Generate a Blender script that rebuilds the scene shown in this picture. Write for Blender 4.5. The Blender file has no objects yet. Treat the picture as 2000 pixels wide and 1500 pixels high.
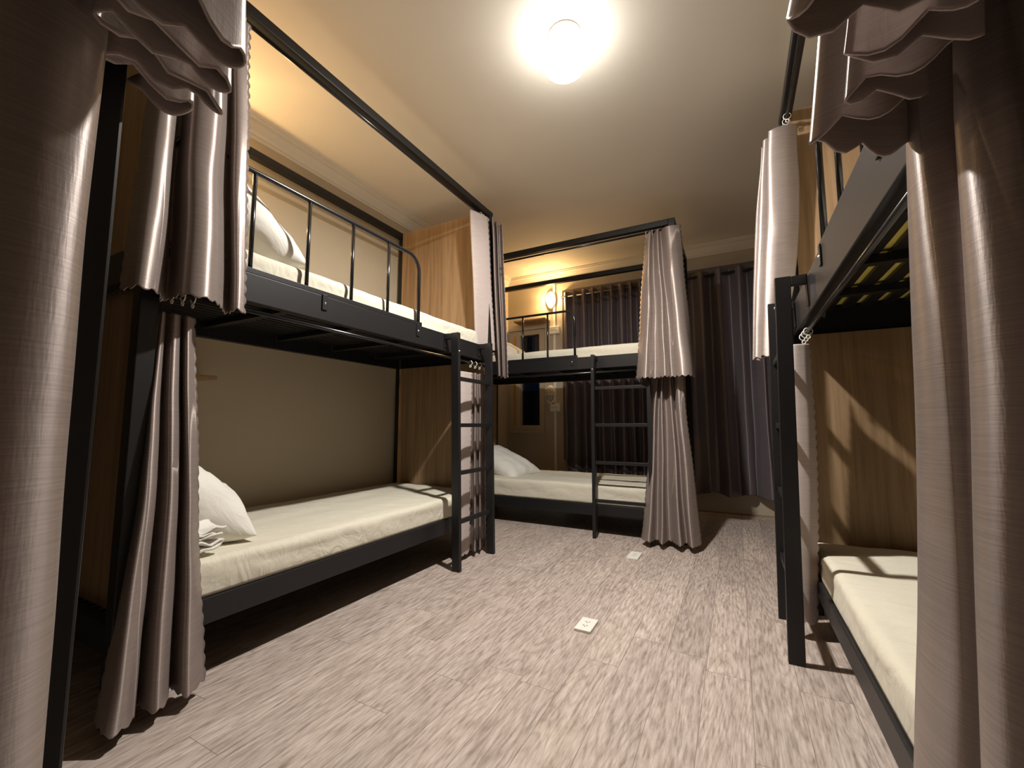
import bpy, bmesh, math, random
from math import sin, cos, pi, radians, sqrt
from mathutils import Vector, noise
sc = bpy.context.scene
col = sc.collection
rnd = random.Random(7)

# ---------------------------------------------------------------- camera, world, exposure
cam_d = bpy.data.cameras.new('camera'); cam = bpy.data.objects.new('camera', cam_d); col.objects.link(cam)
cam.location = (0, 0, 0.85); cam.rotation_euler = (radians(90 + 5.46), 0, radians(27.83))
cam_d.sensor_fit = 'HORIZONTAL'; cam_d.sensor_width = 36; cam_d.lens = 826 / 2000 * 36; cam_d.clip_start = 0.02
sc.camera = cam
w = bpy.data.worlds.new('night'); sc.world = w; w.use_nodes = True
w.node_tree.nodes['Background'].inputs[0].default_value = (0.012, 0.018, 0.035, 1)
w.node_tree.nodes['Background'].inputs[1].default_value = 0.3
vs = sc.view_settings
vs.view_transform = 'Standard'; vs.look = 'None'; vs.gamma = 1; vs.use_curve_mapping = False
vs.exposure = 0.90
sc.cycles.use_denoising = True
sc.cycles.max_bounces = 8; sc.cycles.diffuse_bounces = 7; sc.cycles.glossy_bounces = 3
sc.cycles.transparent_max_bounces = 8; sc.cycles.sample_clamp_indirect = 4
CEIL_DOWN_W, CEIL_SIDE_W, WALLLAMP_W = 94.0, 3.0, 26.0

# ---------------------------------------------------------------- materials
def srgb(r, g, b):
    f = lambda c: (c / 255 / 12.92) if c / 255 <= 0.04045 else ((c / 255 + 0.055) / 1.055) ** 2.4
    return (f(r), f(g), f(b), 1)
def new_mat(name, colr, rough=0.6, metal=0.0, spec=0.5, sheen=0.0):
    m = bpy.data.materials.new(name); m.use_nodes = True
    b = m.node_tree.nodes['Principled BSDF']
    b.inputs['Base Color'].default_value = colr; b.inputs['Roughness'].default_value = rough
    b.inputs['Metallic'].default_value = metal; b.inputs['Specular IOR Level'].default_value = spec
    b.inputs['Sheen Weight'].default_value = sheen
    return m, m.node_tree, b
def N(nt, t, **k):
    n = nt.nodes.new(t)
    for a, v in k.items(): setattr(n, a, v)
    return n
def coords(nt, scale, kind='Object'):
    tc = N(nt, 'ShaderNodeTexCoord'); mp = N(nt, 'ShaderNodeMapping'); mp.inputs['Scale'].default_value = scale
    nt.links.new(tc.outputs[kind], mp.inputs['Vector']); return mp.outputs[0]
def noise_tex(nt, vec, scale=1.0, detail=4, rough=0.5, dist=0.0):
    n = N(nt, 'ShaderNodeTexNoise'); n.inputs['Scale'].default_value = scale; n.inputs['Detail'].default_value = detail
    n.inputs['Roughness'].default_value = rough; n.inputs['Distortion'].default_value = dist
    nt.links.new(vec, n.inputs['Vector']); return n.outputs[0]
def ramp(nt, fac, stops):
    r = N(nt, 'ShaderNodeValToRGB'); e = r.color_ramp.elements
    while len(e) < len(stops): e.new(0.5)
    for k, (p, c) in enumerate(stops): e[k].position = p; e[k].color = c
    nt.links.new(fac, r.inputs[0]); return r.outputs[0]
def mix(nt, a, b, fac, mode='MIX'):
    m = N(nt, 'ShaderNodeMix', data_type='RGBA', blend_type=mode)
    for s, v in ((m.inputs[0], fac), (m.inputs[6], a), (m.inputs[7], b)):
        if isinstance(v, (float, int, tuple)): s.default_value = v
        else: nt.links.new(v, s)
    return m.outputs[2]
def bump(nt, b, h, strength, dist=0.01):
    n = N(nt, 'ShaderNodeBump'); n.inputs['Strength'].default_value = strength; n.inputs['Distance'].default_value = dist
    nt.links.new(h, n.inputs['Height']); nt.links.new(n.outputs[0], b.inputs['Normal'])

M = {}
def paint(name, c, var=0.06, rough=0.75):
    m, nt, b = new_mat(name, c, rough, spec=0.3)
    n = noise_tex(nt, coords(nt, (1, 1, 1)), 1.3, 5)
    d = tuple(x * (1 - var) for x in c[:3]) + (1,); l = tuple(min(1, x * (1 + var)) for x in c[:3]) + (1,)
    nt.links.new(ramp(nt, n, [(0.3, d), (0.7, l)]), b.inputs['Base Color'])
    n2 = noise_tex(nt, coords(nt, (1, 1, 1)), 90, 3); bump(nt, b, n2, 0.08, 0.003)
    return m
M['wall'] = paint('wall_paint', srgb(184, 172, 150))
M['wall_grey'] = paint('wall_paint_back', srgb(184, 174, 156))
M['ceiling'] = paint('ceiling_paint', srgb(220, 214, 204), 0.03)
M['white'] = new_mat('white_plaster', srgb(216, 210, 198), 0.6)[0]
M['metal'] = new_mat('black_powder_coat', (0.012, 0.0115, 0.0125, 1), 0.42, spec=0.38)[0]
M['gloss'] = new_mat('black_gloss_tube', (0.010, 0.010, 0.012, 1), 0.22, spec=0.6)[0]
M['steel'] = new_mat('zinc_bolt', (0.75, 0.75, 0.75, 1), 0.25, metal=1)[0]
M['plastic'] = new_mat('white_plastic', srgb(235, 232, 222), 0.35)[0]
M['dark'] = new_mat('dark_socket', (0.02, 0.02, 0.02, 1), 0.6)[0]
M['print'] = new_mat('grey_print', srgb(120, 116, 108), 0.6)[0]
M['brown'] = new_mat('brown_window_frame', srgb(98, 86, 72), 0.55)[0]
M['windowgrey'] = new_mat('painted_window_frame', srgb(176, 166, 146), 0.5)[0]
M['warm_glint'] = new_mat('painted_gold_reflection', srgb(214, 160, 70), 0.35, metal=0.6)[0]  # gold colour imitating warm lamp light reflected in the window frame
M['shelfwood'] = new_mat('shelf_board', srgb(160, 130, 92), 0.6)[0]
m, nt, b = new_mat('night_glass', (0.004, 0.008, 0.02, 1), 0.06, spec=0.5); M['glass'] = m

def wood_panel():
    m, nt, b = new_mat('oak_laminate', srgb(160, 124, 80), 0.5, spec=0.35)
    v = coords(nt, (14, 14, 0.55)); n = noise_tex(nt, v, 3.0, 6, 0.6, 0.4)
    v2 = coords(nt, (4.2, 4.2, 0.05)); n2 = noise_tex(nt, v2, 1.6, 2)
    c1 = ramp(nt, n, [(0.25, srgb(130, 104, 76)), (0.5, srgb(158, 130, 98)), (0.8, srgb(176, 149, 117))])
    c2 = ramp(nt, n2, [(0.35, (0.80, 0.78, 0.76, 1)), (0.65, (1, 1, 1, 1))])
    nt.links.new(mix(nt, c1, c2, 1.0, 'MULTIPLY'), b.inputs['Base Color'])
    return m
M['panel'] = wood_panel()

def satin(name, c, lin=False, rough=0.48, metal=0.5, aniso=0.85):
    m, nt, b = new_mat(name, c, rough, metal=metal, spec=0.5)
    b.inputs['Anisotropic'].default_value = aniso; b.inputs['Anisotropic Rotation'].default_value = 0.25
    tg = N(nt, 'ShaderNodeTangent', direction_type='RADIAL', axis='Z'); nt.links.new(tg.outputs[0], b.inputs['Tangent'])
    v = coords(nt, (14, 14, 520)); n = noise_tex(nt, v, 1.0, 2, 0.5)
    v2 = coords(nt, (420, 420, 60)); n2 = noise_tex(nt, v2, 1.0, 1, 0.5)
    d = tuple(x * 0.90 for x in c[:3]) + (1,); l = tuple(min(1, x * 1.07) for x in c[:3]) + (1,)
    nt.links.new(ramp(nt, n, [(0.35, d), (0.65, l)]), b.inputs['Base Color'])
    mm = N(nt, 'ShaderNodeMath', operation='ADD'); nt.links.new(n, mm.inputs[0]); nt.links.new(n2, mm.inputs[1])
    bump(nt, b, mm.outputs[0], 0.12 if not lin else 0.08, 0.0008)
    return m
M['satin'] = satin('mauve_grey_satin', srgb(160, 147, 141))
M['lining'] = satin('pinkish_curtain_lining', srgb(182, 168, 162), True, 0.75, 0.0, 0.0)
M['slate'] = satin('slate_purple_blackout_cloth', srgb(116, 108, 113), True, 0.45, 0.35)

def cloth(name, c, rough=0.85):
    m, nt, b = new_mat(name, c, rough, spec=0.2, sheen=0.15)
    v = coords(nt, (1, 1, 1)); n = noise_tex(nt, coords(nt, (1.0, 2.2, 1.6)), 6, 4, 0.5, 1.6); bump(nt, b, n, 0.32, 0.022)
    return m
M['sheet'] = cloth('cream_sheet', srgb(212, 206, 188))
M['pillow'] = cloth('white_pillowcase', srgb(222, 219, 210))
M['foam'] = cloth('yellow_mattress_underside', srgb(214, 200, 96))

def floor_mat():
    m, nt, b = new_mat('grey_oak_vinyl_planks', srgb(170, 155, 142), 0.42, spec=0.35)
    PW, PL = 0.1365, 0.92
    tc = N(nt, 'ShaderNodeTexCoord'); sp = N(nt, 'ShaderNodeSeparateXYZ'); nt.links.new(tc.outputs['Object'], sp.inputs[0])
    def mth(op, a, b_=None, c_=None):
        n = N(nt, 'ShaderNodeMath', operation=op)
        for k, v in enumerate((a, b_, c_)):
            if v is None: continue
            if isinstance(v, (int, float)): n.inputs[k].default_value = v
            else: nt.links.new(v, n.inputs[k])
        return n.outputs[0]
    xs = mth('DIVIDE', mth('SUBTRACT', sp.outputs[0], 0.0055), PW); row = mth('FLOOR', xs); fx = mth('FRACT', xs)
    wn = N(nt, 'ShaderNodeTexWhiteNoise', noise_dimensions='1D'); nt.links.new(row, wn.inputs['W'])
    ys = mth('ADD', mth('DIVIDE', sp.outputs[1], PL), wn.outputs[0]); pl = mth('FLOOR', ys); fy = mth('FRACT', ys)
    cb = N(nt, 'ShaderNodeCombineXYZ'); nt.links.new(row, cb.inputs[0]); nt.links.new(pl, cb.inputs[1])
    w2 = N(nt, 'ShaderNodeTexWhiteNoise', noise_dimensions='3D'); nt.links.new(cb.outputs[0], w2.inputs['Vector'])
    # grain coordinates: stretched along the plank, shifted per plank
    gx = mth('MULTIPLY', sp.outputs[0], 1.0); gy = mth('MULTIPLY', sp.outputs[1], 0.085)
    gc = N(nt, 'ShaderNodeCombineXYZ'); nt.links.new(gx, gc.inputs[0]); nt.links.new(gy, gc.inputs[1]); nt.links.new(mth('MULTIPLY', w2.outputs[0], 37.0), gc.inputs[2])
    gc3 = N(nt, 'ShaderNodeCombineXYZ'); nt.links.new(gx, gc3.inputs[0]); nt.links.new(mth('MULTIPLY', sp.outputs[1], 0.12), gc3.inputs[1]); nt.links.new(mth('MULTIPLY', w2.outputs[0], 11.0), gc3.inputs[2])
    fine = noise_tex(nt, gc3.outputs[0], 110, 5, 0.6, 0.1)
    broad = noise_tex(nt, gc.outputs[0], 9, 3, 0.5, 0.6)
    gc2 = N(nt, 'ShaderNodeCombineXYZ'); nt.links.new(sp.outputs[0], gc2.inputs[0]); nt.links.new(mth('MULTIPLY', sp.outputs[1], 0.11), gc2.inputs[1]); nt.links.new(mth('MULTIPLY', w2.outputs[0], 53.0), gc2.inputs[2])
    rings = noise_tex(nt, gc2.outputs[0], 8.0, 1, 0.35, 0.35)
    rg = mth('FRACT', mth('MULTIPLY', rings, 24.0)); tri = mth('ABSOLUTE', mth('SUBTRACT', rg, 0.5))
    c1 = ramp(nt, fine, [(0.30, srgb(150, 135, 126)), (0.5, srgb(188, 174, 164)), (0.70, srgb(212, 199, 189))])
    c2 = ramp(nt, broad, [(0.3, (0.88, 0.87, 0.865, 1)), (0.65, (1.0, 1.0, 1.0, 1))])
    c3 = ramp(nt, tri, [(0.0, (0.78, 0.76, 0.74, 1)), (0.22, (1, 1, 1, 1)), (0.5, (1.03, 1.03, 1.03, 1))])
    c = mix(nt, c1, c2, 1.0, 'MULTIPLY'); c = mix(nt, c, c3, 0.75, 'MULTIPLY')
    tint = ramp(nt, w2.outputs[0], [(0.0, (0.88, 0.87, 0.87, 1)), (1.0, (1.08, 1.07, 1.06, 1))])
    c = mix(nt, c, tint, 1.0, 'MULTIPLY')
    ex = mth('MINIMUM', fx, mth('SUBTRACT', 1.0, fx)); ey = mth('MINIMUM', fy, mth('SUBTRACT', 1.0, fy))
    e = mth('MINIMUM', mth('MULTIPLY', ex, PW), mth('MULTIPLY', ey, PL))
    seam = mth('SMOOTH_MIN', mth('DIVIDE', e, 0.0016), 1.0, 0.1)
    c = mix(nt, mix(nt, c, (0.45, 0.42, 0.4, 1), 1.0, 'MULTIPLY'), c, seam)
    nt.links.new(c, b.inputs['Base Color'])
    nt.links.new(mth('ADD', mth('MULTIPLY', fine, 0.25), 0.33), b.inputs['Roughness'])
    bump(nt, b, mth('ADD', mth('MULTIPLY', fine, 0.3), seam), 0.25, 0.0015)
    return m
M['floor'] = floor_mat()
def emis(name, c, s):
    m = bpy.data.materials.new(name); m.use_nodes = True; nt = m.node_tree; nt.nodes.clear()
    o = N(nt, 'ShaderNodeOutputMaterial'); e = N(nt, 'ShaderNodeEmission'); e.inputs[0].default_value = c; e.inputs[1].default_value = s
    nt.links.new(e.outputs[0], o.inputs[0]); return m, nt, e, o
def globe_mat(name, c, s, clear):
    m, nt, e, o = emis(name, c, s)
    t = N(nt, 'ShaderNodeBsdfTransparent'); mx = N(nt, 'ShaderNodeMixShader'); mx.inputs[0].default_value = clear
    nt.links.new(e.outputs[0], mx.inputs[1]); nt.links.new(t.outputs[0], mx.inputs[2]); nt.links.new(mx.outputs[0], o.inputs[0])
    return m
M['globe'] = globe_mat('lit_glass_globe', (1.0, 0.95, 0.86, 1), 10.0, 0.40)
M['wlamp'] = globe_mat('lit_oval_glass', (1.0, 0.80, 0.42, 1), 5.0, 0.45)
M['frost'] = new_mat('unlit_frosted_glass', srgb(170, 162, 146), 0.4)[0]

# ---------------------------------------------------------------- mesh helpers
ID = lambda x, y, z: (x, y, z)
class MB:
    def __init__(s, f=ID): s.v = []; s.f = []; s.m = []; s.T = f; s.smooth = set()
    def add(s, vs_, fs, mi=0, smooth=False):
        o = len(s.v); s.v += [s.T(*p) for p in vs_]
        for q in fs:
            if smooth: s.smooth.add(len(s.f))
            s.f.append(tuple(i + o for i in q)); s.m.append(mi)
        return s
    def box(s, x0, x1, y0, y1, z0, z1, mi=0, sh=None):
        P = [(x, y, z) for x in (x0, x1) for y in (y0, y1) for z in (z0, z1)]
        if sh: P = [sh(*p) for p in P]
        return s.add(P, [(0, 1, 3, 2), (4, 6, 7, 5), (0, 4, 5, 1), (2, 3, 7, 6), (0, 2, 6, 4), (1, 5, 7, 3)], mi)
    def tube(s, pts, r, n=10, mi=0, closed=False):
        pts = [Vector(p) for p in pts]; L = len(pts); V = []; F = []
        up = None
        for i, p in enumerate(pts):
            a = pts[(i - 1) % L] if (i or closed) else p; c = pts[(i + 1) % L] if (i < L - 1 or closed) else p
            t = (c - a).normalized()
            if up is None:
                up = Vector((0, 0, 1)) if abs(t.z) < 0.9 else Vector((1, 0, 0))
            up = (up - t * up.dot(t)).normalized(); side = t.cross(up)
            for k in range(n):
                q = 2 * pi * k / n; V.append(tuple(p + (up * cos(q) + side * sin(q)) * r))
        for i in range(L if closed else L - 1):
            for k in range(n):
                j = (i + 1) % L
                F.append((i * n + k, i * n + (k + 1) % n, j * n + (k + 1) % n, j * n + k))
        s.add(V, F, mi, True)
        if not closed:
            s.add(V[:n], [tuple(range(n))[::-1]], mi); s.add(V[-n:], [tuple(range(n))], mi)
        return s
    def grid(s, P, mi=0, smooth=True):
        nu = len(P); nv = len(P[0]); V = [p for r in P for p in r]
        F = [(i * nv + j, (i + 1) * nv + j, (i + 1) * nv + j + 1, i * nv + j + 1) for i in range(nu - 1) for j in range(nv - 1)]
        return s.add(V, F, mi, smooth)
    def lathe(s, c, prof, n=24, mi=0, ax='z', sx=1.0, sy=1.0):
        V = []; F = []; k = len(prof)
        for i in range(n):
            a = 2 * pi * i / n
            for r, h in prof:
                u, v = r * cos(a) * sx, r * sin(a) * sy
                V.append({'z': (c[0] + u, c[1] + v, c[2] + h), 'y': (c[0] + u, c[1] + h, c[2] + v), 'x': (c[0] + h, c[1] + u, c[2] + v)}[ax])
        for i in range(n):
            for j in range(k - 1):
                a, b_ = i * k + j, ((i + 1) % n) * k + j; F.append((a, b_, b_ + 1, a + 1))
        return s.add(V, F, mi, True)
    def build(s, name, mats, parent=None, bevel=0.0, recalc=True):
        me = bpy.data.meshes.new(name); me.from_pydata(s.v, [], s.f)
        for m_ in (mats if isinstance(mats, (list, tuple)) else [mats]): me.materials.append(m_)
        for i, p in enumerate(me.polygons): p.material_index = s.m[i]; p.use_smooth = i in s.smooth
        if recalc:
            bm = bmesh.new(); bm.from_mesh(me); bmesh.ops.remove_doubles(bm, verts=bm.verts, dist=1e-6)
            bmesh.ops.recalc_face_normals(bm, faces=bm.faces); bm.to_mesh(me); bm.free()
        o = bpy.data.objects.new(name, me); col.objects.link(o); o.parent = parent
        if bevel:
            b_ = o.modifiers.new('edge', 'BEVEL'); b_.width = bevel; b_.segments = 2; b_.limit_method = 'ANGLE'
        return o
def tag(o, label=None, cat=None, group=None, kind=None):
    for k, v in (('label', label), ('category', cat), ('group', group), ('kind', kind)):
        if v: o[k] = v
    return o
def empty(name, loc=(0, 0, 0)):
    o = bpy.data.objects.new(name, None); col.objects.link(o); o.location = loc; o.empty_display_size = 0.1; return o
def struct(o): o['kind'] = 'structure'; return o
def keep(root):
    # children were built in world coordinates: keep them there under a root that stands at the thing's base
    for ch in [c for c in bpy.data.objects if c.parent == root]:
        ch.location = Vector(ch.location) - Vector(root.location)

# ---------------------------------------------------------------- the room
XL, XR, YF, YB, ZC = -2.50, 1.24, -0.90, 4.63, 2.67
t = 0.1
WX0, WX1, WZ0, WZ1 = -2.345, -2.03, 0.81, 1.97       # small window in the back wall
struct(MB().box(XL - t, XR + t, YF - t, YB + t, -t, 0).build('floor', M['floor']))
struct(MB().box(XL - t, XR + t, YF - t, YB + t, ZC, ZC + t).build('ceiling', M['ceiling']))
struct(MB().box(XL - t, XL, YF, YB, 0, ZC).build('wall_left', M['wall']))
struct(MB().box(XR, XR + t, YF, YB, 0, ZC).build('wall_right', M['wall']))
struct(MB().box(XL, -.45, YF - t, YF, 0, ZC).box(.40, XR, YF - t, YF, 0, ZC).box(-.45, .40, YF - t, YF, 2.1, ZC).build('wall_front', M['wall'], recalc=False))   # unseen door-sized opening, added behind the camera to lower bounce light
wb = MB(); y0, y1 = YB, YB + t
wb.box(XL, WX0, y0, y1, 0, ZC).box(WX1, XR, y0, y1, 0, ZC).box(WX0, WX1, y0, y1, 0, WZ0).box(WX0, WX1, y0, y1, WZ1, ZC)
struct(wb.build('wall_back', M['wall_grey'], recalc=False))
prof = [(a * .78, b * .78) for a, b in [(0, -0.135), (0.012, -0.135), (0.018, -0.118), (0.026, -0.112), (0.030, -0.085), (0.060, -0.045), (0.066, -0.038), (0.092, -0.030), (0.096, -0.018), (0.112, -0.014), (0.116, 0.0), (0, 0)]]
def cornice(name, a, b_, d):
    V = [(a[0] + d[0] * p, a[1] + d[1] * p, ZC + h) for p, h in prof] + [(b_[0] + d[0] * p, b_[1] + d[1] * p, ZC + h) for p, h in prof]
    n = len(prof); F = [(i, (i + 1) % n, n + (i + 1) % n, n + i) for i in range(n)] + [tuple(range(n)), tuple(range(n, 2 * n))]
    struct(MB().add(V, F).build(name, M['white']))
cornice('trim_1', (XL, YF), (XL, YB), (1, 0)); cornice('trim_2', (XL, YB), (XR, YB), (0, -1)); cornice('trim_3', (XR, YF), (XR, YB), (-1, 0))
struct(MB().box(XL, XR, YB - 0.012, YB, 0, 0.012).build('baseboard_back', M['shelfwood']))

# small night window, upper left of the back wall
wn = MB(); d0 = YB - 0.025
for a in ((WX0 - .12, WX0 + .03, WZ0 - .03, WZ1 + .03), (WX1 - .03, WX1 + .03, WZ0 - .03, WZ1 + .03), (WX0 + .03, WX1 - .03, WZ1 - .03, WZ1 + .03), (WX0 + .03, WX1 - .03, WZ0 - .03, WZ0 + .03)):
    wn.box(a[0], a[1], d0, YB + .06, a[2], a[3])
win = struct(wn.build('window_1', M['windowgrey'], bevel=0.003))
MB().box(WX0 - .12, WX1 + .05, YB - .05, YB - .0255, WZ0 - .065, WZ0 - .03).build('window_sill', M['windowgrey'], win, 0.004)
MB().box(WX0 - .12, WX1 + .05, YB - .045, YB - .0255, WZ1 + .03, WZ1 + .06).build('window_head', M['windowgrey'], win, 0.004)
MB().box(WX0 + .03, WX1 - .03, YB + .035, YB + .04, WZ0 + .03, WZ1 - .03).build('window_pane', M['glass'], win)
MB().box(WX0 - .055, WX0 - .030, YB - .033, YB - .0255, WZ0 + .02, WZ1 - .03).build('window_reflection', M['warm_glint'], win)  # strip added as a painted reflection of warm light, no real sash
# wide window behind the blackout curtains
w2 = MB(); A, B_, C_, D_ = -1.76, 0.75, 0.45, 2.43
for a in ((A, A + .07, C_, D_), (B_ - .07, B_, C_, D_), (A + .07, B_ - .07, D_ - .07, D_), (A + .07, B_ - .07, C_, C_ + .07), (-.53, -.47, C_ + .07, D_ - .07)):
    w2.box(a[0], a[1], YB - .03, YB - .0005, a[2], a[3])
win2 = struct(w2.build('window_2', M['brown'], bevel=0.003))
MB().box(A + .07, -.53, YB - .012, YB - .008, C_ + .07, D_ - .07).build('window_pane', M['glass'], win2)
MB().box(-.47, B_ - .07, YB - .012, YB - .008, C_ + .07, D_ - .07).build('window_pane', M['glass'], win2)

# ---------------------------------------------------------------- bunk beds
def frame_fn(ox, oy, ux, uy, vx, vy):
    return lambda x, y, z: (ox + ux * x + vx * y, oy + uy * x + vy * y, z)
L, D = 2.10, 0.90
def bunk(T, zc, zb, zl, label, ladder=True, ladx=(1.51, 1.925), out=0.105, slats='fine', guard=True, D=D):
    ox, oy, _ = T(0, 0, 0)
    root = empty('bunk_bed', (ox, oy, 0)); tag(root, label, 'bunk bed', 'black metal bunk beds')
    met = M['metal']; s = 0.049
    for x in (0, L - s):
        for y in (0, D - s):
            MB(T).box(x, x + s, y, y + s, 0, zc).build('post', met, root, 0.003)
    k = 0.047
    MB(T).box(s, L - s, 0.001, k, zc - k, zc).build('canopy_rail', met, root, 0.003)
    MB(T).box(s, L - s, D - k, D - .001, zc - k, zc).build('canopy_rail', met, root, 0.003)
    for x in (0.001, L - k):
        MB(T).box(x, x + k - .001, s, D - s, zc - k, zc).build('canopy_rail', met, root, 0.003)
    for z, yy in ((zc - k - .025, .022), (zb[0] - .030, .022)):
        b_ = MB(T).tube([(s - .003, yy, z), (L - s + .003, yy, z)], 0.0085, 12)
        b_.build('curtain_rod', M['gloss'], root)
    # upper deck and lower deck: angle-steel side rails, end rails
    for z0, z1 in (zb, zl):
        for y in (0.002, D - .034):
            MB(T).box(s, L - s, y, y + .032, z0, z1).build('side_rail', met, root, 0.003)
        for x in (0.004, L - .036):
            MB(T).box(x, x + .032, s, D - s, z0, z1).build('end_rail', met, root, 0.003)
    for z0, z1 in (zb, zl):
        m_ = MB(T)
        zt = z1 - .035
        if slats == 'fine' or z0 < 1:
            n = 17
            for i in range(n):
                y = .045 + (D - .13) * i / (n - 1); m_.box(s, L - s, y, y + .030, zt, zt + .012)
        else:
            n = 12
            for i in range(n):
                y = .044 + i * .0710; m_.box(s, L - s, y, y + .043, zt, zt + .012)
        for i in range(5):
            x = .20 + i * .372 if slats != 'fine' else .18 + i * .40
            m_.box(x, x + .036, .036, D - .036, zt - .028, zt - .001)
        m_.build('slat_base', met, root)
    # end panels of oak laminate, inside the posts
    for x in (0.0495, L - .0575):
        for z0, z1 in ((zl[1] + .002, zb[0] - .001), (zb[1] + .001, zc - .004)):
            MB(T).box(x, x + .008, .036, D - .050, z0, z1).build('end_panel', M['panel'], root)
    if guard:
        g = MB(T); zt = zb[1] + .405; x0, x1, y = .05, 1.285, .018; r = .0105; z0 = zb[1] + .006
        pts = [(x0, y, z0)] + [(x0 + .09 - .09 * cos(a), y, zt - .09 + .09 * sin(a)) for a in [pi / 2 * i / 6 for i in range(7)]]
        pts += [(x1 - .09 + .09 * sin(a), y, zt - .09 + .09 * cos(a)) for a in [pi / 2 * i / 6 for i in range(7)]] + [(x1, y, z0)]
        g.tube(pts, r, 12)
        go = g.build('guard_rail', M['gloss'], root)
        for xb in (.327, .565, .803, 1.041):
            MB(T).tube([(xb, y, z0), (xb, y, zt - r * .5)], .008, 10).build('rail_bar', M['gloss'], go)
        MB(T).box(x0 - .01, x1 + .02, y - .014, y + .014, zb[1] + .0005, zb[1] + .022).build('rail_foot', met, go, .002)
        for xb in (.645, 1.265):
            c = MB(T).box(xb - .013, xb + .013, -.004, .0015, zb[1] - .065, zb[1] + .005).build('rail_bracket', met, go, .002)
            MB(T).lathe((xb, -.004, zb[1] - .035), [(0.0, -.005), (.004, -.004), (.006, 0)], 12, ax='y').build('bolt', M['steel'], c)
    if ladder:
        lo = empty('ladder', (ox, oy, 0)); lo.parent = root; lo.location = (0, 0, 0)
        xa, xb = ladx; dep, th = .052, .026
        def sh(x, y, z): return (x, y - .028 * (1 - z / 1.4), z)
        for xr in (xa, xb - th):
            r_ = MB(T).box(xr, xr + th, -out, -out + dep, 0, zb[1] - .004, sh=sh)
            r_.box(xr, xr + th, -out + dep, -.0045, zb[1] - .040, zb[1] - .006)
            r_.box(xr, xr + th, -.0045, -.0005, zb[0] + .02, zb[1] - .006)
            r_.build('ladder_rail', met, lo, .003)
        for z in (.275, .56, .845, 1.13):
            yy = -out + dep / 2 - .028 * (1 - z / 1.4)
            MB(T).box(xa + th, xb - th, yy - .013, yy + .013, z - .012, z + .012).build('ladder_rung', met, lo, .002)
        MB(T).lathe((xa + th / 2, -out - .004, zb[1] - .12), [(0.0, -.004), (.004, -.003), (.006, 0)], 12, ax='y').build('bolt', M['steel'], lo)
        for ch in [c for c in bpy.data.objects if c.parent == lo]: ch.location = (-ox, -oy, 0)
    for ch in [c for c in bpy.data.objects if c.parent == root and c.name.split('.')[0] != 'ladder']: ch.location = (-ox, -oy, 0)
    return root
TB = frame_fn(-1.58, 0.58, 0, 1, -1, 0)
TF = frame_fn(-2.445, 3.30, 1, 0, 0, 1)
TR = frame_fn(0.26, 0.34, 0, 1, 1, 0)
TA = frame_fn(-0.50, 0.16, -1, 0, 0, -1)
bunk(TB, 2.465, (1.305, 1.415), (.190, .275), 'black metal bunk bed along the long wall, blanket heaped on its lower mattress')
bunk(TF, 2.42, (1.300, 1.400), (.140, .226), 'black metal bunk bed standing across the room end, in front of the window curtains', ladx=(1.455, 1.90))
bunk(TR, 2.40, (1.270, 1.415), (.150, .228), 'black metal bunk bed whose yellow mattress underside shows between wide slats', slats='wide', ladx=(1.53, 1.955))
bunk(TA, 2.42, (1.300, 1.400), (.190, .275), 'black metal bunk bed cropped by the picture edge, only one corner post showing', ladder=False, guard=False, D=0.9)

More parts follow.
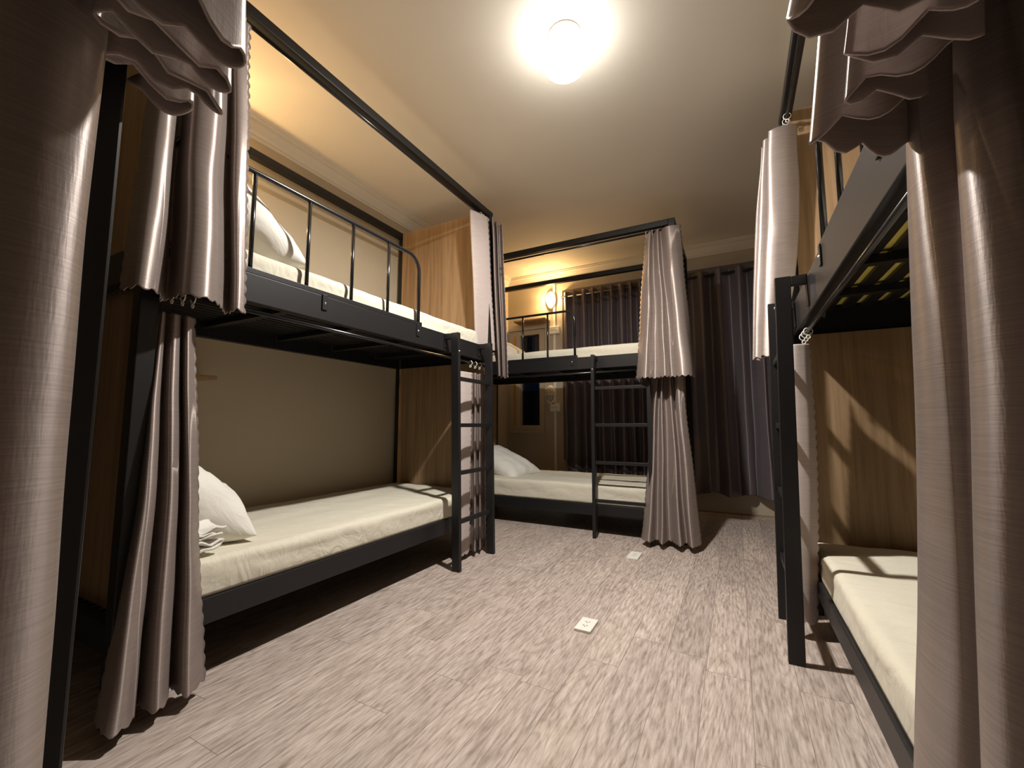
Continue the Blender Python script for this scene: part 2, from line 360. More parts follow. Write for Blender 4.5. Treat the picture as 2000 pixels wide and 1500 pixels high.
# ---------------------------------------------------------------- bedding
def soft(v, f, amp): return noise.noise(Vector(v) * f) * amp
def mattress(T, x0, x1, y0, y1, z0, z1, label, seed, under=False, sag=0.006):
    r = 0.035; nx, ny, nz = 90, 40, 8
    m_ = MB(T)
    def P(u, v, w_):
        p = Vector((x0 + (x1 - x0) * u, y0 + (y1 - y0) * v, z0 + (z1 - z0) * w_))
        c = Vector((min(max(p.x, x0 + r), x1 - r), min(max(p.y, y0 + r), y1 - r), min(max(p.z, z0 + .012), z1 - r)))
        d = p - c
        if d.length > 1e-6:
            rr = r if p.z > c.z or d.z == 0 else .012
            d2 = d.normalized(); p = c + Vector((d2.x * min(r, d.length), d2.y * min(r, d.length), d2.z * min(r, d.length)))
        s_ = Vector((seed * 7.1, seed * 3.3, 0))
        if w_ > 0.5:
            k = noise.noise(Vector((p.x * 2.2, p.y * 9, 0)) + s_) * .006 + noise.noise(Vector((p.x * 14 + p.y * 9, p.y * 5 - p.x * 3, 0)) + s_) * .003
            p.z += k * min(1, (w_ - .5) * 2)
        if v < .02 or v > .98:
            sg = -1 if v < .5 else 1
            p.y += sg * (abs(noise.noise(Vector((p.x * 3.0 + p.z * 9, p.z * 11, 2)) + s_)) * .014 - .006) * sin(pi * w_)
        if u < .02 or u > .98:
            sg = -1 if u < .5 else 1
            p.x += sg * noise.noise(Vector((p.y * 8 + p.z * 6, p.z * 12, 5)) + s_) * .010 * sin(pi * w_)
        return tuple(p)
    # cosine spacing packs rows near the edges so the rounded edge is smooth
    us = [0.5 - 0.5 * cos(pi * i / nx) if i in (0,) else i / nx for i in range(nx + 1)]
    ex = [0, .3 * r, .7 * r, r]
    def axis(a, b_, n):
        l = [a + e for e in ex]; h = [b_ - e for e in ex][::-1]
        mid = [a + r + (b_ - a - 2 * r) * i / n for i in range(1, n)]
        return [(q - a) / (b_ - a) for q in l + mid + h]
    U = axis(x0, x1, nx); V = axis(y0, y1, ny); W = [0, .12, .3, .5, .62, .74, .85, .93, 1.0]
    m_.grid([[P(u, v, 1) for v in V] for u in U]); m_.grid([[P(u, v, 0) for v in V] for u in U], 1 if under else 0)
    m_.grid([[P(u, 0, w_) for w_ in W] for u in U]); m_.grid([[P(u, 1, w_) for w_ in W] for u in U])
    m_.grid([[P(0, v, w_) for w_ in W] for v in V]); m_.grid([[P(1, v, w_) for w_ in W] for v in V])
    o = m_.build('mattress', [M['sheet'], M['foam']])
    tag(o, label, 'mattress', 'cream-sheeted mattresses')
    return o
def bedpair(T, zb, zl, up, low, la, lb, seed, wide=False, ends=(.074, .074)):
    mattress(T, ends[0], L - ends[1], .040, D - .055, zb[1] - .0215, zb[1] + up, la, seed, under=wide)
    mattress(T, ends[0], L - ends[1], .012, D - .055, zl[1] + .0015, zl[1] + low, lb, seed + 3)
bedpair(TB, (1.305, 1.415), (.190, .275), .108, .118, 'cream mattress on the top deck of the bunk by the long wall', 'cream mattress with a heaped blanket and ladder shadows at its foot', 1)
bedpair(TF, (1.300, 1.400), (.140, .226), .092, .150, 'cream mattress on the top deck of the far bunk, against slate curtains', 'cream mattress below a plump pillow, low deck of the far bunk', 2)
bedpair(TR, (1.270, 1.415), (.150, .228), .080, .105, 'mattress whose yellow underside shows through wide bed slats', 'bare cream mattress low beside the narrow ladder, no pillow on it', 3, True)

def pillow(name, loc, size, rot, label, mat, seed, group='white pillows'):
    m_ = MB(); n = 34; a, b_, h = size
    for sg in (1, -1):
        G = []
        for i in range(n + 1):
            R = []
            for j in range(n + 1):
                u = -cos(pi * i / n); v = -cos(pi * j / n)
                # pinched corners, softly bowed edges
                x = a / 2 * u * (1 - .10 * (1 - u * u) * 0 - .09 * (1 - abs(v) ** 2) * (abs(u) ** 3) )
                y = b_ / 2 * v * (1 - .09 * (1 - abs(u) ** 2) * (abs(v) ** 3))
                t_ = max(0, (1 - abs(u) ** 2.6)) ** .5 * max(0, (1 - abs(v) ** 2.6)) ** .5
                z = sg * h / 2 * t_
                e = (1 - max(abs(u), abs(v)))
                ww = noise.noise(Vector((u * 2.3 + seed, v * 2.3, sg))) * .018 + noise.noise(Vector((u * 7, v * 6 + seed, sg * 2))) * .007
                z += ww * min(1, t_ * 1.6)
                R.append((x, y, z))
            G.append(R)
        m_.grid(G)
    o = m_.build(name, M[mat]); o.location = loc; o.rotation_euler = rot
    tag(o, label, 'pillow', group); return o
pillow('pillow', (-2.04, .86, .555), (.46, .70, .29), (0, radians(38), radians(90 + 2)), 'white pillow propped up over the heaped blanket on a lower mattress', 'pillow', 1.3)
pillow('pillow', (-1.98, 1.00, 1.685), (.46, .68, .25), (0, radians(36), radians(90)), 'white pillow behind the upper guard rail of the bunk on the long wall', 'pillow', 5.1)
pillow('pillow', (-2.035, 3.68, .478), (.62, .46, .20), (radians(6), radians(22), radians(-6)), 'plump white pillow at the head of the far bunk, lower mattress', 'pillow', 9.7)
pillow('pillow', (-2.09, 3.72, 1.61), (.56, .46, .17), (radians(4), radians(27), 0), 'white pillow mostly hidden on the far bunk, upper mattress', 'pillow', 12.2)

def blanket():
    m_ = MB()
    # loosely folded blanket: one cloth ribbon folded back and forth, with a crumpled edge
    n, mseg = 70, 40; P = []
    for i in range(n + 1):
        s_ = i / n * 5.0; k = int(min(4, s_)); f = s_ - k
        ph = f if k % 2 == 0 else 1 - f
        zz = .014 + k * .022 + (.011 * (1 - cos(pi * f)))
        R = []
        for j in range(mseg + 1):
            q = j / mseg
            x = -0.10 + .24 * ph + noise.noise(Vector((q * 4, k * 3.1, 1))) * .022
            y = q * .40 - .2 + noise.noise(Vector((s_ * 3, q * 2, 9))) * .014
            z = zz + noise.noise(Vector((s_ * 4.5, q * 9, 4))) * .018 + .012 * sin(q * 9 + k)
            R.append((x, y, max(.003, z)))
        P.append(R)
    m_.grid(P)
    o = m_.build('blanket', M['pillow'], recalc=False); o.location = (-1.765, .765, .396); o.rotation_euler = (0, 0, radians(100)); o.scale = (.8, .72, .8)
    so = o.modifiers.new('thick', 'SOLIDIFY'); so.thickness = .008
    tag(o, 'crumpled white folded blanket in front of the propped pillow', 'blanket')
blanket()

# ---------------------------------------------------------------- curtains
def cr(p0, p1, p2, p3, t_):
    return tuple(.5 * ((2 * b_) + (-a + c) * t_ + (2 * a - 5 * b_ + 4 * c - d) * t_ ** 2 + (-a + 3 * b_ - 3 * c + d) * t_ ** 3) for a, b_, c, d in zip(p0, p1, p2, p3))
def densify(P, sub):
    out = []
    for i in range(len(P) - 1):
        p0 = P[max(0, i - 1)]; p3 = P[min(len(P) - 1, i + 2)]
        for k in range(sub): out.append(cr(p0, P[i], P[i + 1], p3, k / sub))
    out.append(P[-1]); return out
def curtain(rows, label, group, hooks=None, nv=120, sub=7, scal=.042, amp=.013, hem_tilt=None, wr=.004, seed=0, mats=('satin', 'lining'), name='bed_curtain', cat='curtain', side=True, flip=False, thick=.0022, pinch=.0):
    cols = [densify(r[1], sub) for r in rows]; zs = [r[0] for r in rows]; nc = len(cols[0])
    # arc length along the hem sets the scallops
    hem = cols[-1]; s_ = [0]
    for i in range(1, nc): s_.append(s_[-1] + math.dist(hem[i], hem[i - 1]))
    G = []
    for i in range(nc):
        dz = (amp * (1 - abs(sin(pi * s_[i] / scal)))) if amp else 0
        if hem_tilt: dz += hem_tilt(i / (nc - 1))
        ctrl = [(cols[k][i][0], cols[k][i][1], zs[k]) for k in range(len(zs))]
        c3 = densify(ctrl, 24)
        R = []
        for j in range(nv + 1):
            q = j / nv; f = q * (len(c3) - 1); a = int(min(f, len(c3) - 2)); tt = f - a
            p = [c3[a][e] * (1 - tt) + c3[a + 1][e] * tt for e in range(3)]
            p[2] += dz * q ** 6
            env = min(1, q * 5) * wr
            n1 = noise.noise(Vector((p[0] * 6 + seed, p[1] * 6, p[2] * 2.4))); n2 = noise.noise(Vector((p[0] * 6, p[1] * 6 + seed, p[2] * 2.4 + 9)))
            n3 = noise.noise(Vector((p[0] * 22 + seed, p[1] * 22, p[2] * 7.0)))
            p[0] += (n1 * 2.2 + n3 * .25) * env; p[1] += (n2 * 2.2 + n3 * .25) * env
            R.append(tuple(p))
        G.append(R)
    if side and amp:
        for i, i2 in ((0, 2), (nc - 1, nc - 3)):
            for j in range(nv + 1):
                a, b_ = Vector(G[i][j]), Vector(G[i2][j]); d = (a - b_); d.z = 0
                if d.length > 1e-6:
                    a += d.normalized() * (amp * .8 * abs(sin(pi * a.z / scal))); G[i][j] = tuple(a)
    m_ = MB().grid(G)
    if not flip: m_.f = [q[::-1] for q in m_.f]
    o = m_.build(name, [M[mats[0]], M[mats[1]]], recalc=False)
    so = o.modifiers.new('cloth', 'SOLIDIFY'); so.thickness = thick; so.offset = 0; so.material_offset = 1; so.material_offset_rim = 1
    tag(o, label, cat, group)
    if hooks:
        axis, cpos, zr, ps = hooks       # rod axis, its fixed coordinate, rod height, positions
        for q in ps:
            h = MB(); c = (cpos, q) if axis == 'y' else (q, cpos)
            def ring(r, zc_, n=18): 
                return [((c[0] + r * sin(a), c[1], zc_ + r * cos(a)) if axis == 'y' else (c[0], c[1] + r * sin(a), zc_ + r * cos(a))) for a in [2 * pi * k / n for k in range(n)]]
            h.tube(ring(.0155, zr - .004), .0022, 6, closed=True)
            h.tube(ring(.007, zr - .0275, 12), .002, 6, closed=True)
            h.build('curtain_hook', M['plastic'], o)
    return o
G1 = 'scalloped satin bunk curtains'
B_NU = [
    (2.385, [(-1.57, 0.581), (-1.56, 0.599), (-1.565, 0.627), (-1.615, 0.657), (-1.615, 0.666), (-1.57, 0.672), (-1.56, 0.725), (-1.59, 0.758), (-1.615, 0.782), (-1.615, 0.789), (-1.59, 0.798), (-1.59, 0.844)]),
    (1.8, [(-1.571, 0.554), (-1.525, 0.565), (-1.532, 0.608), (-1.594, 0.644), (-1.593, 0.657), (-1.515, 0.655), (-1.5, 0.713), (-1.55, 0.765), (-1.594, 0.801), (-1.593, 0.81), (-1.545, 0.804), (-1.545, 0.841)]),
    (1.235, [(-1.572, 0.533), (-1.49, 0.538), (-1.5, 0.591), (-1.572, 0.635), (-1.57, 0.649), (-1.46, 0.642), (-1.44, 0.702), (-1.51, 0.771), (-1.572, 0.818), (-1.57, 0.829), (-1.5, 0.809), (-1.5, 0.838)]),
]
B_NL = [
    (1.205, [(-1.62, 0.648), (-1.59, 0.641), (-1.59, 0.649), (-1.62, 0.666), (-1.61, 0.669), (-1.585, 0.672), (-1.59, 0.691), (-1.62, 0.707), (-1.61, 0.707), (-1.58, 0.707), (-1.59, 0.73)]),
    (0.45, [(-1.595, 0.606), (-1.53, 0.602), (-1.545, 0.639), (-1.596, 0.664), (-1.591, 0.669), (-1.532, 0.672), (-1.55, 0.706), (-1.596, 0.73), (-1.591, 0.733), (-1.53, 0.731), (-1.56, 0.777)]),
    (0.04, [(-1.57, 0.554), (-1.47, 0.553), (-1.5, 0.612), (-1.572, 0.645), (-1.572, 0.651), (-1.48, 0.652), (-1.51, 0.699), (-1.572, 0.731), (-1.572, 0.736), (-1.48, 0.734), (-1.53, 0.804)]),
]
B_FU = [
    (2.385, [(-1.57, 2.582), (-1.59, 2.5), (-1.62, 2.43), (-1.66, 2.504), (-1.66, 2.64), (-1.62, 2.695), (-1.53, 2.589), (-1.565, 2.687), (-1.53, 2.65), (-1.565, 2.742), (-1.525, 2.72)]),
    (1.8, [(-1.573, 2.652), (-1.595, 2.565), (-1.625, 2.491), (-1.66, 2.559), (-1.66, 2.704), (-1.605, 2.726), (-1.52, 2.625), (-1.562, 2.733), (-1.52, 2.687), (-1.562, 2.79), (-1.512, 2.748)]),
    (1.2, [(-1.575, 2.722), (-1.6, 2.629), (-1.63, 2.552), (-1.66, 2.613), (-1.66, 2.766), (-1.59, 2.754), (-1.51, 2.661), (-1.56, 2.781), (-1.51, 2.722), (-1.56, 2.838), (-1.5, 2.775)]),
]
B_FL = [
    (1.205, [(-1.6, 2.433), (-1.61, 2.348), (-1.63, 2.305), (-1.64, 2.344), (-1.63, 2.44), (-1.61, 2.467), (-1.585, 2.455), (-1.61, 2.527), (-1.585, 2.515), (-1.61, 2.576), (-1.585, 2.583)]),
    (0.5, [(-1.573, 2.384), (-1.58, 2.312), (-1.6, 2.272), (-1.607, 2.308), (-1.603, 2.42), (-1.585, 2.431), (-1.552, 2.415), (-1.59, 2.503), (-1.552, 2.476), (-1.59, 2.559), (-1.558, 2.553)]),
    (0.03, [(-1.545, 2.333), (-1.55, 2.271), (-1.57, 2.234), (-1.575, 2.268), (-1.575, 2.396), (-1.56, 2.391), (-1.52, 2.372), (-1.57, 2.475), (-1.52, 2.434), (-1.57, 2.54), (-1.53, 2.521)]),
]
F_U = [
    (2.345, [(-0.563, 3.34), (-0.526, 3.3), (-0.509, 3.34), (-0.47, 3.29), (-0.453, 3.325), (-0.407, 3.27), (-0.357, 3.27), (-0.314, 3.285)]),
    (1.75, [(-0.605, 3.27), (-0.544, 3.215), (-0.507, 3.265), (-0.451, 3.205), (-0.421, 3.253), (-0.365, 3.2), (-0.306, 3.21), (-0.278, 3.263)]),
    (1.18, [(-0.642, 3.2), (-0.559, 3.13), (-0.505, 3.19), (-0.432, 3.12), (-0.391, 3.18), (-0.325, 3.13), (-0.26, 3.15), (-0.243, 3.24)]),
]
F_L = [
    (1.2, [(-0.535, 3.35), (-0.509, 3.3), (-0.502, 3.36), (-0.475, 3.3), (-0.465, 3.355), (-0.447, 3.34), (-0.419, 3.29), (-0.404, 3.33), (-0.369, 3.28), (-0.334, 3.285)]),
    (0.6, [(-0.584, 3.255), (-0.538, 3.195), (-0.516, 3.27), (-0.475, 3.19), (-0.458, 3.272), (-0.43, 3.25), (-0.388, 3.185), (-0.369, 3.26), (-0.329, 3.18), (-0.286, 3.232)]),
    (0.04, [(-0.629, 3.16), (-0.565, 3.09), (-0.528, 3.18), (-0.477, 3.08), (-0.453, 3.19), (-0.414, 3.16), (-0.36, 3.08), (-0.336, 3.19), (-0.292, 3.08), (-0.243, 3.18)]),
]
def hk(a, b_, n): return [a + (b_ - a) * i / (n - 1) for i in range(n)]
curtain(B_NU, 'short satin curtain in three broad folds at the head of the long-wall bunk', G1, ('y', -1.602, 2.395, hk(.64, .83, 5)), seed=1, name='bed_curtain')
curtain(B_NL, 'long satin curtain reaching the floor right beside the propped pillow', G1, ('y', -1.602, 1.275, hk(.64, .73, 4)), seed=2)
curtain(B_FU, 'narrow satin curtain bundled at the top corner above a ladder, pale lining outward', G1, ('y', -1.602, 2.395, hk(2.53, 2.63, 4)), seed=3, wr=.002, hem_tilt=lambda u: .225 * max(0, min(1, (.53 - u) / .06)))
curtain(B_FL, 'narrow curtain behind the rungs of the ladder by the blanket bed, lining crossed by shadows', G1, ('y', -1.602, 1.275, hk(2.42, 2.60, 4)), seed=4, wr=.002)
curtain(F_U, 'short satin curtain spreading wide from the top corner of the far bunk', G1, ('x', 3.322, 2.35, hk(-.56, -.42, 4)), seed=5, wr=.005, amp=.018)
curtain(F_L, 'flaring satin curtain reaching the floor at the corner of the far bunk', G1, ('x', 3.322, 1.27, hk(-.55, -.41, 4)), seed=6, wr=.004)
R_FU = [
    (2.29, [(.325, 2.33), (.28, 2.31), (.235, 2.31), (.205, 2.33), (.235, 2.37), (.185, 2.39), (.235, 2.44), (.18, 2.45)]),
    (1.72, [(.300, 2.34), (.245, 2.32), (.205, 2.32), (.165, 2.34), (.200, 2.38), (.130, 2.40), (.19, 2.45), (.12, 2.47)]),
    (1.17, [(.205, 2.34), (.180, 2.33), (.150, 2.33), (.120, 2.35), (.140, 2.38), (.095, 2.40), (.14, 2.45), (.09, 2.46)])]
curtain(R_FU, 'slender satin curtain hanging from the top corner above the yellow-slatted bunk ladder', G1, ('y', .282, 2.33, hk(2.30, 2.38, 3)), seed=7, wr=.004, flip=True, side=False)
R_FL = [
    (1.185, [(.283, 2.12), (.262, 2.11), (.225, 2.11), (.235, 2.16), (.28, 2.19), (.25, 2.24), (.29, 2.28)]),
    (0.6, [(.278, 2.12), (.250, 2.10), (.205, 2.11), (.220, 2.16), (.255, 2.19), (.23, 2.24), (.252, 2.28)]),
    (0.06, [(.245, 2.12), (.215, 2.10), (.180, 2.11), (.205, 2.16), (.235, 2.19), (.22, 2.24), (.24, 2.28)])]
curtain(R_FL, 'pale lining of a thin curtain with scalloped edge, hung behind the close ladder post', G1, ('y', .282, 1.24, hk(2.11, 2.24, 3)), seed=8, wr=.002)
R_NL = [
    (1.30, [(0.255, 0.7), (0.235, 0.695), (0.218, 0.69), (0.205, 0.655), (0.208, 0.63), (0.23380000000000004, 0.6192), (0.252, 0.6162), (0.252, 0.6048), (0.23679999999999998, 0.5988), (0.2255, 0.5856), (0.2262, 0.567), (0.2412, 0.5532), (0.252, 0.549), (0.252, 0.531), (0.24950000000000003, 0.519), (0.2442, 0.498), (0.252, 0.486), (0.252, 0.462), (0.24200000000000002, 0.444), (0.252, 0.42)]),
    (0.85, [(0.262, 0.748), (0.232, 0.748), (0.207, 0.732), (0.196, 0.69), (0.199, 0.648), (0.214, 0.622), (0.244, 0.617), (0.25, 0.598), (0.218, 0.588), (0.203, 0.566), (0.204, 0.535), (0.224, 0.512), (0.252, 0.505), (0.255, 0.475), (0.235, 0.455), (0.228, 0.42), (0.25, 0.4), (0.24, 0.36), (0.225, 0.33), (0.24, 0.29)]),
    (0.03, [(0.25, 0.8462), (0.2162, 0.8462), (0.1762, 0.8258), (0.1586, 0.772), (0.1634, 0.7182), (0.1874, 0.685), (0.2354, 0.6786), (0.245, 0.6542), (0.1938, 0.6414), (0.1698, 0.6133), (0.1714, 0.5736), (0.2034, 0.5442), (0.2482, 0.5352), (0.25, 0.4968), (0.221, 0.4712), (0.2098, 0.4264), (0.245, 0.4008), (0.229, 0.3496), (0.205, 0.3112), (0.229, 0.26)])]
curtain(R_NL, 'large close-up satin curtain cropped by the picture edge, beside the bare cream mattress', G1, ('y', .282, 1.24, hk(.40, .64, 6)), seed=9, nv=220, wr=.003)
R_NU = [
    (2.29, [(.30, .62), (.27, .615), (.26, .60), (.275, .58), (.29, .565), (.265, .55), (.28, .53), (.29, .51), (.26, .50), (.28, .48), (.285, .455), (.25, .45), (.26, .42), (.28, .39), (.24, .36)]),
    (1.7, [(.255, .655), (.235, .645), (.20, .625), (.165, .60), (.22, .57), (.235, .555), (.185, .53), (.22, .51), (.24, .49), (.175, .48), (.21, .46), (.22, .44), (.15, .43), (.16, .39), (.20, .34)]),
    (1.175, [(.25, .67), (.200, .650), (.150, .628), (.094, .575), (.150, .555), (.185, .545), (.115, .515), (.165, .495), (.195, .475), (.105, .465), (.155, .445), (.175, .42), (.061, .406), (.08, .36), (.16, .30)])]
curtain(R_NU, 'short satin curtain whose layered scalloped hem hangs over the yellow-slatted deck', G1, ('y', .282, 2.33, hk(.42, .61, 5)), seed=10, nv=160, scal=.055, amp=.018, wr=.004)
A_NL = [
    (1.20, [(-.496, .122), (-.486, .132), (-.472, .1345), (-.459, .127), (-.451, .110), (-.449, .09), (-.454, .06), (-.470, .03), (-.455, 0.0), (-.450, -.05), (-.47, -.08), (-.45, -.13)]),
    (0.62, [(-.496, .122), (-.484, .132), (-.468, .1350), (-.454, .126), (-.445, .108), (-.443, .085), (-.450, .05), (-.468, .02), (-.450, -.01), (-.442, -.06), (-.47, -.09), (-.442, -.14)]),
    (0.03, [(-.496, .122), (-.480, .133), (-.462, .1340), (-.446, .124), (-.434, .104), (-.431, .078), (-.440, .03), (-.460, 0.0), (-.435, -.02), (-.428, -.08), (-.46, -.11), (-.43, -.16)])]
curtain(A_NL, 'tall close-up satin curtain cropped by the picture edge, beside a lone black post', G1, None, seed=11, nv=220, wr=.002, flip=True)
A_NU = [
    (2.33, [(-.515, .170), (-.508, .188), (-.503, .190), (-.496, .170), (-.490, .188), (-.484, .190), (-.478, .165), (-.472, .186), (-.466, .184), (-.462, .158), (-.458, .176), (-.455, .172), (-.456, .15), (-.46, .13)]),
    (1.75, [(-.515, .172), (-.510, .196), (-.500, .200), (-.490, .168), (-.480, .198), (-.468, .202), (-.458, .150), (-.448, .196), (-.438, .198), (-.428, .138), (-.418, .190), (-.408, .188), (-.398, .13), (-.395, .10)]),
    (1.17, [(-.512, .172), (-.504, .200), (-.488, .206), (-.478, .130), (-.467, .205), (-.455, .216), (-.437, .115), (-.432, .192), (-.420, .206), (-.400, .108), (-.394, .182), (-.380, .198), (-.352, .130), (-.345, .085)])]
curtain(A_NU, 'short satin curtain seen from below as dark layered scallops at the picture top', G1, None, seed=12, nv=160, scal=.05, amp=.016, wr=.003, flip=True)

def folds(x0, x1, pitch, yc, a, seed):
    P = []; n = int(round((x1 - x0) / pitch * 4)); r = random.Random(seed)
    for i in range(n + 1):
        k = i % 4; jit = r.uniform(-.012, .012) * (pitch / .13)
        y = yc + (0, -a, 0, a)[k] * r.uniform(.8, 1.1)
        P.append((round(x0 + (x1 - x0) * i / n + jit, 4), round(y, 4)))
    return P
def wincurtain(x0, x1, pitch, label, seed):
    f1 = folds(x0, x1, pitch, YB - .105, .042, seed); f2 = [(x + .004 * sin(x * 40), y - .004) for x, y in f1]
    r2 = random.Random(seed + 5); f3 = [(x + r2.uniform(-.012, .012), YB - .11 + (y - YB + .105) * r2.uniform(.7, 1.15)) for x, y in f1]
    return curtain([(2.375, f1), (1.2, f2), (.19, f3)], label, 'slate blackout window curtains', None, nv=70, sub=5, amp=0, wr=.003, seed=seed, mats=('slate', 'slate'), name='window_curtain', thick=.002, hem_tilt=lambda u: .018 * sin(u * 23 + seed))
wincurtain(-1.70, -.50, .104, 'slate purple curtain in narrow folds seen through the far bunk', 21)
wincurtain(-.47, .70, .165, 'slate purple curtain in broad folds hanging clear beside the far bunk', 22)
rod = MB().tube([(-1.74, YB - .105, 2.325), (.80, YB - .105, 2.325)], .0125, 14)
for x in (-1.72, -.485, .77): rod.box(x - .01, x + .01, YB - .105, YB - .0305, 2.315, 2.335)
tag(rod.build('curtain_pole', M['metal']), 'dark pole carrying the slate window curtains', 'curtain pole')

# ---------------------------------------------------------------- lamps
LX, LY = -.632, 1.725
lamp = empty('ceiling_lamp', (LX, LY, ZC)); tag(lamp, 'lit round globe lamp on the ceiling', 'ceiling lamp')
def sub(m_, name, mat, parent, **k):
    o = m_.build(name, mat, parent, **k); q = Vector(parent.location); o.location = -q; return o
sub(MB().lathe((LX, LY, ZC), [(0, -.0005), (.075, -.0005), (.078, -.008), (.066, -.026), (.055, -.034), (0, -.036)], 40), 'lamp_base', M['white'], lamp)
sub(MB().lathe((LX, LY, ZC - .118), [(.045, .083)] + [(.108 * sin(a), .092 * cos(a)) for a in [.42 + (pi - .42) * i / 22 for i in range(23)]], 48), 'lamp_globe', M['globe'], lamp)
ld = bpy.data.lights.new('bulb', 'POINT'); ld.energy = CEIL_SIDE_W; ld.color = (1.0, .955, .895); ld.shadow_soft_size = .03
lo = bpy.data.objects.new('bulb', ld); col.objects.link(lo); lo.location = (LX, LY, ZC - .155)
ld = bpy.data.lights.new('led_board', 'AREA'); ld.shape = 'DISK'; ld.size = .075; ld.energy = CEIL_DOWN_W; ld.color = (1.0, .955, .895)
lo = bpy.data.objects.new('led_board', ld); col.objects.link(lo); lo.location = (LX, LY, ZC - .165)
def oval_lamp(x, y, z, ax, lit, label):
    r = empty('wall_lamp', (x, y, z)); tag(r, label, 'wall lamp', 'oval bulkhead wall lamps')
    sx, sy = 1.0, 1.75; h = -1 if ax == 'y' else 1
    def lt(prof): return MB().lathe((x, y, z), [(a, h * b_) for a, b_ in prof], 32, ax=ax, sx=sx, sy=sy)
    sub(lt([(0, 0), (.062, 0), (.064, .012), (.056, .020), (0, .020)]), 'lamp_base', M['plastic'], r)
    sub(lt([(.050, .0205), (.048, .045), (.036, .062), (.018, .070), (0, .072)]), 'lamp_glass', M['wlamp'] if lit else M['frost'], r)
    g = MB()
    def pt(a, rr, d): return (x + rr * cos(a), y - d, z + sy * rr * sin(a)) if ax == 'y' else (x + d, y + rr * cos(a), z + sy * rr * sin(a))
    for a in (0, pi / 2):
        g.tube([pt(a, .060 * cos(b_) if abs(cos(b_)) > 1e-3 else 0, .022 + .058 * sin(b_)) for b_ in [pi * i / 14 for i in range(15)]], .0022, 6)
    g.tube([pt(2 * pi * i / 24, .045, .062) for i in range(24)], .0022, 6, closed=True)
    sub(g, 'lamp_cage', M['plastic'], r)
    if lit:
        l_ = bpy.data.lights.new('bulb', 'POINT'); l_.energy = WALLLAMP_W; l_.color = (1.0, .62, .26); l_.shadow_soft_size = .02
        o = bpy.data.objects.new('bulb', l_); col.objects.link(o); o.location = (x, y - .045, z) if ax == 'y' else (x + .045, y, z)
oval_lamp(-1.905, YB - .0005, 2.34, 'y', True, 'lit oval wall lamp above the upper mattress of the far bunk')
oval_lamp(-1.925, YB - .0005, 1.20, 'y', False, 'unlit caged oval lamp on the wall behind the far bunk, lower deck')
oval_lamp(XL + .0005, 1.00, 2.28, 'x', True, 'oval wall lamp glowing behind the satin curtains at the long wall')

# ---------------------------------------------------------------- wall wiring, shelves, outlets
cx_ = -1.868
con = MB().box(cx_ - .014, cx_ + .014, YB - .012, YB - .0005, .03, 1.0).box(cx_ - .014, cx_ + .014, YB - .012, YB - .0005, 1.095, 1.92).box(cx_ - .014, cx_ + .014, YB - .012, YB - .0005, 2.015, ZC - .107)
for a in con.v: pass
tag(con.build('cable_conduit', M['plastic'], bevel=.002), 'white cable trunking running up the wall behind the far bunk', 'conduit')
for z, lab in ((1.966, 'white wall socket above the upper mattress of the far bunk'), (1.045, 'white wall socket under the unlit caged lamp')):
    r = empty('wall_socket', (cx_ + .005, YB, z)); tag(r, lab, 'socket', 'white double wall sockets')
    X = cx_ + .005
    sub(MB().box(X - .062, X + .062, YB - .030, YB - .0005, z - .044, z + .044), 'socket_plate', M['plastic'], r, bevel=.004)
    for dx in (-.030, .012):
        for k in (-.007, .007):
            sub(MB().box(X + dx + k - .0018, X + dx + k + .0018, YB - .0312, YB - .0302, z - .004, z + .008), 'socket_hole', M['dark'], r)
    sub(MB().box(X + .028, X + .050, YB - .033, YB - .0302, z - .014, z + .014), 'socket_switch', M['plastic'], r, bevel=.001)
def shelf(x0, x1, y0, y1, z, label):
    r = MB().box(x0, x1, y0, y1, z - .009, z + .009).build('wall_shelf', M['shelfwood'], bevel=.002)
    tag(r, label, 'shelf'); return r
shelf(-2.34, -1.925, YB - .16, YB - .0005, 2.09, 'small wooden wall shelf by the lit oval lamp')
shelf(XL + .0005, XL + .18, .93, 1.19, 1.085, 'small wooden wall shelf peeking out by the long satin curtain')
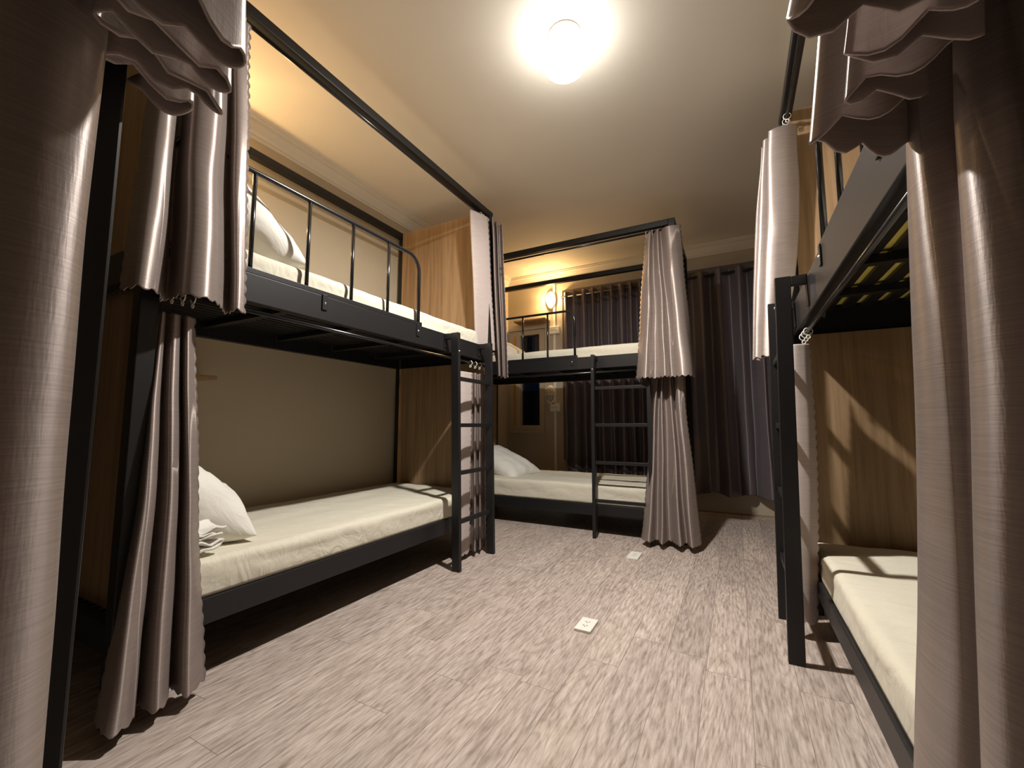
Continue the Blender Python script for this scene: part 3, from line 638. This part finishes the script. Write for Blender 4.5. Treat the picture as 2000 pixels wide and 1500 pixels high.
for (X, Y, sx, sy, lab) in ((-.598, 1.806, .035, .059, 'white floor outlet lying in the middle of the plank floor'), (-.620, 2.870, .036, .074, 'white floor outlet close to the far bunk curtain')):
    r = empty('floor_outlet', (X, Y, 0)); tag(r, lab, 'outlet', 'white floor outlets')
    r.rotation_euler = (0, 0, 0)
    o = MB().box(-sx, sx, -sy, sy, .0005, .011).build('outlet_plate', M['plastic'], r, bevel=.002)
    h = MB()
    for dy in (-.018, .018):
        for k in (-.0075, .0075): h.box(k - .0028, k + .0028, dy + .001, dy + .005, .0111, .0116)
        h.lathe((0, dy - .006, .0111), [(0, .0006), (.0026, .0004), (.003, 0)], 12)
    h.build('outlet_holes', M['dark'], r)

# small round black fan clipped to the end of the long-wall bunk
FX, FY, FZ = -1.60, 2.775, 2.03
fr = empty('clip_fan', (FX, FY, FZ)); tag(fr, 'small round black clip-on fan peeking past the bundled corner curtain', 'fan')
f_ = MB()
for rr, dx in ((.078, 0), (.078, .022), (.050, -.014), (.050, .036), (.022, -.018), (.022, .040)):
    f_.tube([(FX + dx, FY + rr * cos(a), FZ + rr * sin(a)) for a in [2 * pi * k / 28 for k in range(28)]], .0025, 6, closed=True)
for k in range(16):
    a = 2 * pi * k / 16
    f_.tube([(FX + dx, FY + rr * cos(a), FZ + rr * sin(a)) for dx, rr in ((-.018, .022), (-.014, .05), (0, .078), (.022, .078), (.036, .05), (.040, .022))], .0014, 5)
sub(f_, 'fan_cage', M['gloss'], fr)
sub(MB().lathe((FX, FY, FZ), [(0, -.045), (.028, -.045), (.030, -.02), (.022, .012), (0, .014)], 24, ax='x'), 'fan_motor', M['metal'], fr)
for k in range(3):
    a0 = 2 * pi * k / 3
    V = [(FX + .004 + .012 * q, FY + rr * cos(a0 + q * .9), FZ + rr * sin(a0 + q * .9)) for rr in (.018, .045, .070) for q in (0, .5, 1)]
    b_ = MB().add(V, [(i * 3 + j, i * 3 + j + 1, i * 3 + j + 4, i * 3 + j + 3) for i in range(2) for j in range(2)], 0, True)
    o = sub(b_, 'fan_blade', M['metal'], fr, recalc=False); q = o.modifiers.new('t', 'SOLIDIFY'); q.thickness = .0015
sub(MB().box(FX - .045, FX - .025, FY - .098, FY - .010, FZ - .10, FZ - .075).box(FX - .040, FX - .030, FY - .02, FY - .01, FZ - .08, FZ - .02), 'fan_clamp', M['metal'], fr, bevel=.002)
